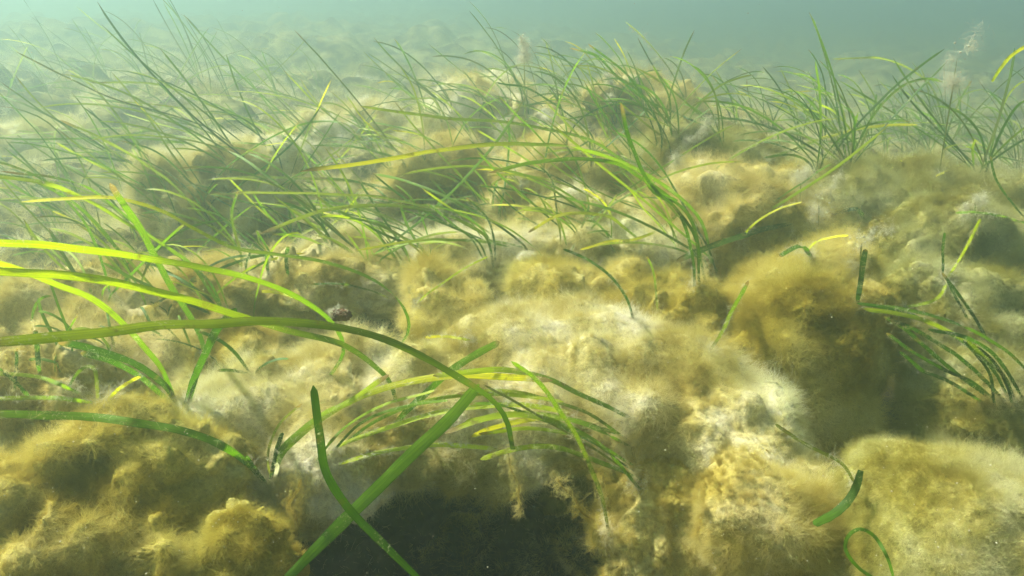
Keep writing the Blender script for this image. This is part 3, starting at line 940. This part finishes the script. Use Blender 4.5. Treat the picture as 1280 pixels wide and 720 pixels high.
shoot('pale green blade lying across the drab olive lens', [
    ([(1292, 284), (1260, 272), (1225, 266), (1195, 266)], 5, 0.97, MID, MID)])
shoot('lone yellow blade entering from the upper right edge', [
    ([(1240, 102), (1252, 84), (1266, 68), (1292, 52)], 5.4, 0.97, LIME, YEL, dict(root_d=1.2))])
shoot('broad green blade arching left over the right-hand seagrass', [
    ([(1182, 200), (1180, 160), (1166, 112), (1140, 88), (1100, 73), (1040, 74)], 6.8, 0.93, DARK, LIME),
    ([(1178, 205), (1186, 160), (1200, 125), (1215, 100)], 6, 0.97, DARK, MID)])
shoot('yellow splayed blades at the foot of the right-hand seagrass', [
    ([(1148, 185), (1125, 202), (1115, 210)], 5, 0.97, LIME, YEL),
    ([(1225, 195), (1195, 208), (1170, 220)], 5, 0.97, LIME, YEL),
    ([(1292, 165), (1262, 172), (1238, 186), (1225, 196)], 5, 0.97, GREEN, YEL),
    ([(1292, 205), (1250, 196), (1215, 190), (1180, 186)], 4.6, 0.95, DARK, GREEN),
    ([(1284, 275), (1262, 250), (1246, 225), (1238, 195)], 4.4, 0.97, DARK, GREEN)])
shoot('curled dark blade beside the olive dome in the shaded hollow', [
    ([(1080, 275), (1072, 262), (1058, 262), (1040, 268)], 9, 0.97, DARK, DARK),
    ([(1015, 322), (1000, 308), (975, 320)], 7, 0.97, GREEN, GREEN),
    ([(1006, 316), (1020, 302), (1040, 297), (1060, 295)], 4.6, 0.97, LIME, YEL),
    ([(1072, 380), (1078, 345), (1082, 312)], 7, 0.98, DARK, DARK)])
shoot('small folded green blade on the ochre bank at left', [
    ([(86, 484), (96, 468), (108, 459), (118, 462), (121, 480), (122, 498)], 4.6, 0.97, DARK, LIME),
    ([(135, 500), (150, 486), (176, 470)], 4.2, 0.97, LIME, YEL)])
shoot('dark stub of a cut blade at the left edge', [
    ([(50, 468), (47, 440), (44, 412)], 6, 0.98, GREEN, DARK),
    ([(18, 490), (20, 460), (21, 436)], 3.6, 0.98, DARK, DARK)])
shoot('flat silted blades lying on the ochre bank at the left edge', [
    ([(124, 505), (80, 498), (40, 497), (-20, 499)], 6, 0.95, MID, LIME, dict(fuzz=200)),
    ([(100, 492), (60, 474), (20, 468), (-20, 468)], 5.4, 0.95, MID, LIME),
    ([(40, 500), (20, 478), (-10, 455)], 5, 0.95, GREEN, GREEN)])
shoot('green blades arching left at the left edge behind the sweeping ones', [
    ([(172, 360), (150, 318), (118, 278), (85, 248), (40, 225), (-20, 218)], 5.4, 0.9, DARK, MID),
    ([(140, 380), (125, 320), (100, 270), (60, 230), (15, 208), (-20, 200)], 4.4, 0.93, GREEN, MID),
    ([(128, 292), (95, 276), (66, 264)], 5, 0.97, LIME, YEL)])
shoot('dark green blade with a pale back descending from the rounded boulders', [
    ([(288, 318), (262, 282), (235, 250), (205, 222), (170, 197), (130, 175), (75, 150)], 6, 0.9, DARK, LIME),
    ([(276, 300), (250, 255), (225, 228), (190, 205), (150, 190), (90, 191)], 4.6, 0.93, DARK, MID),
    ([(258, 262), (248, 240), (225, 215), (195, 190), (150, 175)], 4, 0.95, DARK, GREEN)])
shoot('thin pale blades trailing left beyond the rounded boulders', [
    ([(380, 190), (330, 181), (260, 176), (200, 166), (150, 160), (60, 165), (-20, 172)], 5, 0.93, MID, LIME),
    ([(360, 205), (300, 186), (240, 180), (160, 172), (60, 174), (-20, 172)], 4.4, 0.94, MID, MID),
    ([(300, 190), (260, 160), (200, 140), (140, 122), (80, 95), (20, 65)], 3.6, 0.95, DARK, OLV)])
shoot('short green stems standing in mottled silt left of the middle', [
    ([(302, 340), (300, 310), (290, 270), (296, 240)], 4, 0.98, OLV, GREEN),
    ([(336, 345), (334, 330), (332, 312)], 5, 0.98, DARK, GREEN),
    ([(360, 345), (358, 325), (360, 308)], 6, 0.98, DARK, GREEN),
    ([(310, 350), (308, 330), (316, 305)], 3, 0.98, DARK, DARK)])
shoot('yellow leaf fragment resting beside the brown shell blade', [
    ([(384, 378), (362, 368), (340, 364), (326, 364)], 6.5, 0.98, LIME, YEL),
    ([(590, 425), (560, 420), (530, 422)], 4.4, 0.97, LIME, YEL),])
shoot('thin stem bent across the amber tuft', [
    ([(520, 380), (545, 360), (580, 335), (610, 320)], 3, 0.98, LIME, LIME),
    ([(490, 375), (460, 362), (420, 355), (390, 355)], 3.4, 0.97, OLV, GREEN)])
shoot('tan stem and blade half buried in the pale pad right of the ledge', [
    ([(886, 440), (905, 410), (920, 380), (935, 350)], 5, 0.97, OLV, MID, dict(fuzz=120))])

# --- shoots that only stand as part of a patch
ORD = ['first', 'second', 'third', 'fourth', 'fifth', 'sixth', 'seventh', 'eighth', 'ninth', 'tenth', 'eleventh', 'twelfth', 'thirteenth',
       'fourteenth', 'fifteenth', 'sixteenth', 'seventeenth', 'eighteenth', 'nineteenth', 'twentieth', 'twenty-first', 'twenty-second', 'twenty-third', 'twenty-fourth', 'twenty-fifth', 'twenty-sixth']

def grown(root, L, az, e0, e1, m=16, wob=0.25):
    s = np.linspace(0, 1, m)
    el = e0 + (e1 - e0) * s ** random.uniform(0.6, 2.2)
    azs = az + 3.2 * wob * (s - 0.3) * random.uniform(-1, 1)
    st = L / (m - 1)
    d = np.stack([np.sin(azs) * np.cos(el), np.cos(azs) * np.cos(el), np.sin(el)], -1) * st
    P = np.array(root)[None] + np.concatenate([np.zeros((1, 3)), np.cumsum(d, 0)[:-1]], 0)
    P[0, 2] -= 0.012
    return P

def patch(where, box, count, nb, L, wmm, cols, lean=-0.95, bend=(0.1, -0.5), spread=0.5, yel=0.12, fluff=0.05, e0=(25, 90)):
    x0, y0, x1, y1 = box
    spots = []
    for k in range(count):
        px = x0 + (x1 - x0) * (k + random.uniform(0.15, 0.85)) / count
        py = random.uniform(y0, y1)
        h = hit(px, py)
        if h:
            spots.append((px, h))
    for k, (px, h) in enumerate(spots):
        root = link('seagrass_shoot', None, loc=h)
        tag(root, '%s from left of the %s' % (ORD[k], where), 'seagrass', 'seagrass shoots among the algae')
        for b in range(random.randint(*nb)):
            az = lean * math.pi / 2 + random.gauss(0, spread)
            if random.random() < 0.12:
                az = -az
            ll = random.uniform(*L)
            P = grown(h + Vector((random.uniform(-.01, .01), random.uniform(-.01, .01), -0.006)), ll, az, R(random.uniform(*e0)), random.uniform(bend[1], bend[0]) + (0.9 if random.random() < 0.35 else 0))
            c0, c1 = random.choice(cols)
            o = blade_obj(root, h, ribbon(P, random.uniform(*wmm) / 1000, c0, c1, flat=random.uniform(0.2, 0.7), yell=0.4 if random.random() < 0.55 * yel else 0))
            if random.random() < fluff:
                fuzz_on(o, P, random.randint(40, 200), 0.006, h, M_PALE, length=0.006)

GR = [(DARK, GREEN), (GREEN, MID), (DARK, MID), (GREEN, LIME), (OLV, GREEN)]
GY = GR + [(GREEN, LIME), (MID, LIME), (OLV, LIME)]
patch('shoots growing along the crest of the back ridge', (520, 110, 900, 165), 18, (4, 7), (0.14, 0.34), (3.0, 4.8), GR, yel=0.05, fluff=0.10)
patch('shoots in front of the back ridge', (430, 175, 860, 215), 15, (3, 5), (0.10, 0.28), (2.8, 4.4), GY, yel=0.08)
patch('crowded shoots in the right-hand seagrass stand', (1020, 165, 1300, 215), 26, (6, 9), (0.17, 0.36), (3.0, 5.2), GR, spread=0.75, yel=0.05, fluff=0.30, e0=(25, 88))
patch('low blades swept flat to the left across the middle', (330, 225, 900, 330), 26, (2, 4), (0.20, 0.42), (3.6, 5.4), GY, yel=0.10, spread=0.25, bend=(0.05, -0.30), e0=(18, 50), fluff=0.12)
patch('low blades swept flat to the left over the boulders', (120, 150, 520, 230), 16, (2, 4), (0.25, 0.50), (3.4, 5.0), GY, yel=0.10, spread=0.25, bend=(0.10, -0.25), e0=(18, 50), fluff=0.10)
patch('low shoots between back ridge and right-hand stand', (900, 150, 1020, 200), 8, (4, 6), (0.12, 0.26), (2.8, 4.4), GR, spread=0.8, yel=0.04)
patch('dense lime shoots in the middle of the bed', (300, 250, 640, 330), 26, (3, 6), (0.07, 0.22), (3.2, 5.2), GY, yel=0.12, bend=(0.15, -0.35))
patch('small shoots sprouting in the pale middle humps', (600, 225, 880, 310), 12, (2, 4), (0.06, 0.18), (2.6, 4.6), GY, yel=0.15)
patch('hazy shoots along the far left slope', (-20, 85, 420, 130), 22, (3, 5), (0.22, 0.45), (3.0, 4.6), GR, yel=0.04, bend=(0.2, -0.2))
patch('long thin shoots leaning over the left hollow', (60, 190, 430, 300), 24, (3, 5), (0.18, 0.40), (3.0, 5.0), GY, yel=0.06, bend=(0.1, -0.25), spread=0.35)
patch('slender shoots rising behind the three sweeping blades', (40, 300, 330, 400), 14, (2, 4), (0.10, 0.24), (3.0, 5.0), GY, yel=0.08)
patch('little dark sprouts in the mottled silt at left', (20, 400, 320, 480), 9, (1, 3), (0.04, 0.11), (2.6, 4.4), GR, yel=0.05)

# ------------------------------------------------------------------ pale feathery tufts, shell, drifting specks
def tuft(px, py, d, size, label, count=600, tall=1.15):
    h = hit(px, py)
    if h and d is None:
        d = h.y - 0.03
    c = at(px, py, d)
    root = link('pale_tuft', None, loc=c)
    tag(root, label, 'algae tuft', 'pale feathery tufts caught on the seagrass')
    k = 34
    st = rng.normal(0, 1, (k, 3)) * np.array([0.5, 0.3, 0.5 * tall]) + np.array([-0.10, 0, -0.14])
    cen = np.cumsum(st, 0) * 0.5 * size
    cen -= cen.mean(0)
    wt = rng.dirichlet(np.ones(k) * 0.6)
    idx = rng.choice(k, count, p=wt)
    pt = cen[idx] + rng.normal(0, 1, (count, 3)) * (0.06 + 0.30 * rng.uniform(0, 1, k))[idx][:, None] * size
    pt = (pt + np.array(c)).astype(np.float32)
    n = norm(rng.normal(0, 1, (count, 3))).astype(np.float32)
    P, r = grow(pt, n, 0.016, K=7, drift=0.2, thick=0.8, lie=0.1, droop=0.5, wild=0.8)
    s = curves_obj('filaments', P - np.array(c, np.float32), r, M_PALE)
    s.parent = root
    s['kind'] = 'stuff'
    # beads
    u, f = ICO_S
    V, F = [], []
    for q in range(16):
        V.append(u * random.uniform(0.0006, 0.0019) * (d / 1.2) + cen[random.randrange(k)] + rng.normal(0, 0.25 * size, 3))
        F.append(f + q * len(u))
    b = link('beads', mesh_np('beads', np.concatenate(V), np.concatenate(F), M_PALE))
    b.parent = root
    b['kind'] = 'stuff'
    # stalk down to the bed
    z = -0.10
    hh = BVH.ray_cast(c, Vector((0, 0, -1)))[0]
    if hh is not None:
        z = hh.z - c.z
        P = np.stack([np.linspace(0.006, 0, 8), np.zeros(8), np.linspace(z, 0.3 * size, 8)], -1) + np.array(c)
        V, q, col, uvw = ribbon(P, 0.0028, OLV, OLV)
        me = mesh_np('stalk', V - np.array(c), q, M_BLADE)
        a = me.attributes.new('blade_color', 'FLOAT_COLOR', 'POINT')
        a.data.foreach_set('color', np.concatenate([col, np.ones((len(col), 1))], 1).astype(np.float32).ravel())
        o = link('stalk', me)
        o.parent = root
ICO_S = ico(1)
for a in [
    (872, 166, None, 0.016, 'white feathery tuft above the tall arching blades'),
    (846, 205, None, 0.013, 'slender white tuft beside the tall arching blades'),
    (1022, 262, None, 0.030, 'large dirty white tuft behind the tall olive heap'),
    (1000, 232, None, 0.022, 'fluffy white tuft on the pale speckled mound'),
    (1076, 310, None, 0.020, 'tan tassel hanging before the shaded hollow'),
    (1218, 256, None, 0.013, 'white tuft on the drab olive lens'),
    (1196, 78, 1.6, 0.030, 'tall white tuft above the right-hand seagrass'),
    (655, 62, 2.1, 0.016, 'brown tuft on top of the back ridge seagrass'),
    (762, 108, 2.0, 0.018, 'white tuft on the back ridge seagrass'),
]:
    tuft(*a)

# algae strings hanging into the hollow
def string(px, label, count=500, width=0.005, d=0.755):
    P = np.array([at(x, y, d)[:] for x, y in crom(px, 24)])
    P += vnoise(P, 40, 2.0) * 0.006
    c = Vector(P[0])
    root = link('hanging_algae', None, loc=c)
    tag(root, label, 'algae', 'algae strings hanging into the hollows')
    t = np.linspace(0, 1, 24)
    V, q, col, uvw = ribbon(P, width * 0.5, OLV, OLV, tip='point')
    o = blade_obj(root, c, (V, q, np.ones_like(col) * np.array([0.22, 0.17, 0.05]), uvw))
    o.name = 'core_strand'
    k = rng.uniform(0, 1, count) ** 1.3 * 22.9
    i = k.astype(int)
    pt = (P[i] + rng.normal(0, 1, (count, 3)) * (width * (1.15 - k / 23))[:, None]).astype(np.float32)
    G, r = grow(pt, norm(rng.normal(0, 1, (count, 3))).astype(np.float32), 0.010, droop=0.8)
    s = curves_obj('filaments', G - np.array(c, np.float32), r, M_STRANDS['ochre'])
    s.parent = root
    s['kind'] = 'stuff'
string([(636, 560), (640, 590), (650, 625), (655, 650)], 'short golden algae string below the tip of the lowest sweeping blade')
string([(700, 600), (715, 630), (745, 655), (762, 690)], 'slanting algae string in the dark hollow', 700)
string([(752, 590), (762, 640), (760, 680), (768, 722)], 'long golden algae string at the right side of the hollow', 1100, 0.006)
string([(795, 560), (800, 600), (806, 650), (800, 700)], 'thick algae curtain under the right end of the ledge', 2200, 0.011, 0.78)
string([(372, 600), (366, 640), (374, 690)], 'algae curtain at the left side of the dark hollow', 1400, 0.009, 0.72)
string([(960, 560), (985, 590), (1000, 630)], 'algae string drooping from the pale tongue into the right gap', 600, 0.005, 0.72)

# shell on the blade
c = at(424, 394, 0.70)
h = hit(424, 394)
c = at(424, 394, min(0.76, h.y - 0.03))
root = link('brown_shell', None, loc=c)
tag(root, 'small reddish brown shell with pale frill clinging to the sweeping blade', 'shell')
u, f = ICO[5]
v = u * np.array([0.0095, 0.006, 0.0058])
v = v * (1 + 0.30 * billow(u, 2.0, 3.0) + 0.2 * billow(u, 5.0, 1.0))[:, None]
v[:, 0] *= 1 + 0.25 * u[:, 0]
o = link('shell_body', mesh_np('shell_body', v, f, M_SHELL))
o.parent = root
pt = (u[rng.integers(0, len(u), 160)] * np.array([0.010, 0.006, 0.006]) + np.array(c) + np.array([-0.002, 0, 0.004])).astype(np.float32)
P, r = grow(pt, norm(rng.normal(0, 1, (160, 3)) + np.array([-0.3, 0, 0.6])).astype(np.float32), 0.008, K=4, thick=1.4)
s = curves_obj('frill', P - np.array(c, np.float32), r, M_PALE)
s.parent = root
s['kind'] = 'stuff'

# specks drifting in the water
V, F = [], []
u, f = ICO_S
for q in range(1100):
    d = random.uniform(0.35, 2.6)
    pt = np.array(at(random.uniform(-40, 1320), random.uniform(-20, 740), d))
    h = BVH.ray_cast(CAM, Vector(pt) - CAM)[0]
    if h is not None and (h - CAM).length < (Vector(pt) - CAM).length:
        pt = np.array(CAM) + (pt - np.array(CAM)) * random.uniform(0.45, 0.93) * (h - CAM).length / np.linalg.norm(pt - np.array(CAM))
    V.append(u * (random.uniform(0.00012, 0.00040) * d ** 0.5) * np.array([1, random.uniform(0.6, 1.5), random.uniform(0.6, 1.2)]) + pt)
    F.append(f + q * len(u))
sp_ = link('drifting_specks', mesh_np('drifting_specks', np.concatenate(V), np.concatenate(F), M_PALE))
tag(sp_, 'tiny pale specks of silt drifting in the water', 'specks', kind='stuff')


# ------------------------------------------------------------------ the water
bm = bmesh.new()
bmesh.ops.create_cube(bm, size=1.0)
me = bpy.data.meshes.new('haze')
bm.to_mesh(me)
bm.free()
m, n_, l_, out_ = new_mat('murky_water')
pv = n_.new('ShaderNodeVolumePrincipled')
pv.inputs['Color'].default_value = (0.70, 0.98, 0.85, 1)
pv.inputs['Density'].default_value = 0.245
pv.inputs['Anisotropy'].default_value = 0.86
l_.new(pv.outputs[0], out_.inputs['Volume'])
me.materials.append(m)
hz = link('haze', me)
zlow = float(GZ.min()) - 1.0
ztop = 1.0
hz.scale = (54, 54, ztop - zlow)
hz.location = (0, 0, (ztop + zlow) / 2)
tag(hz, 'pale green murky water fading the far seabed', kind='stuff')
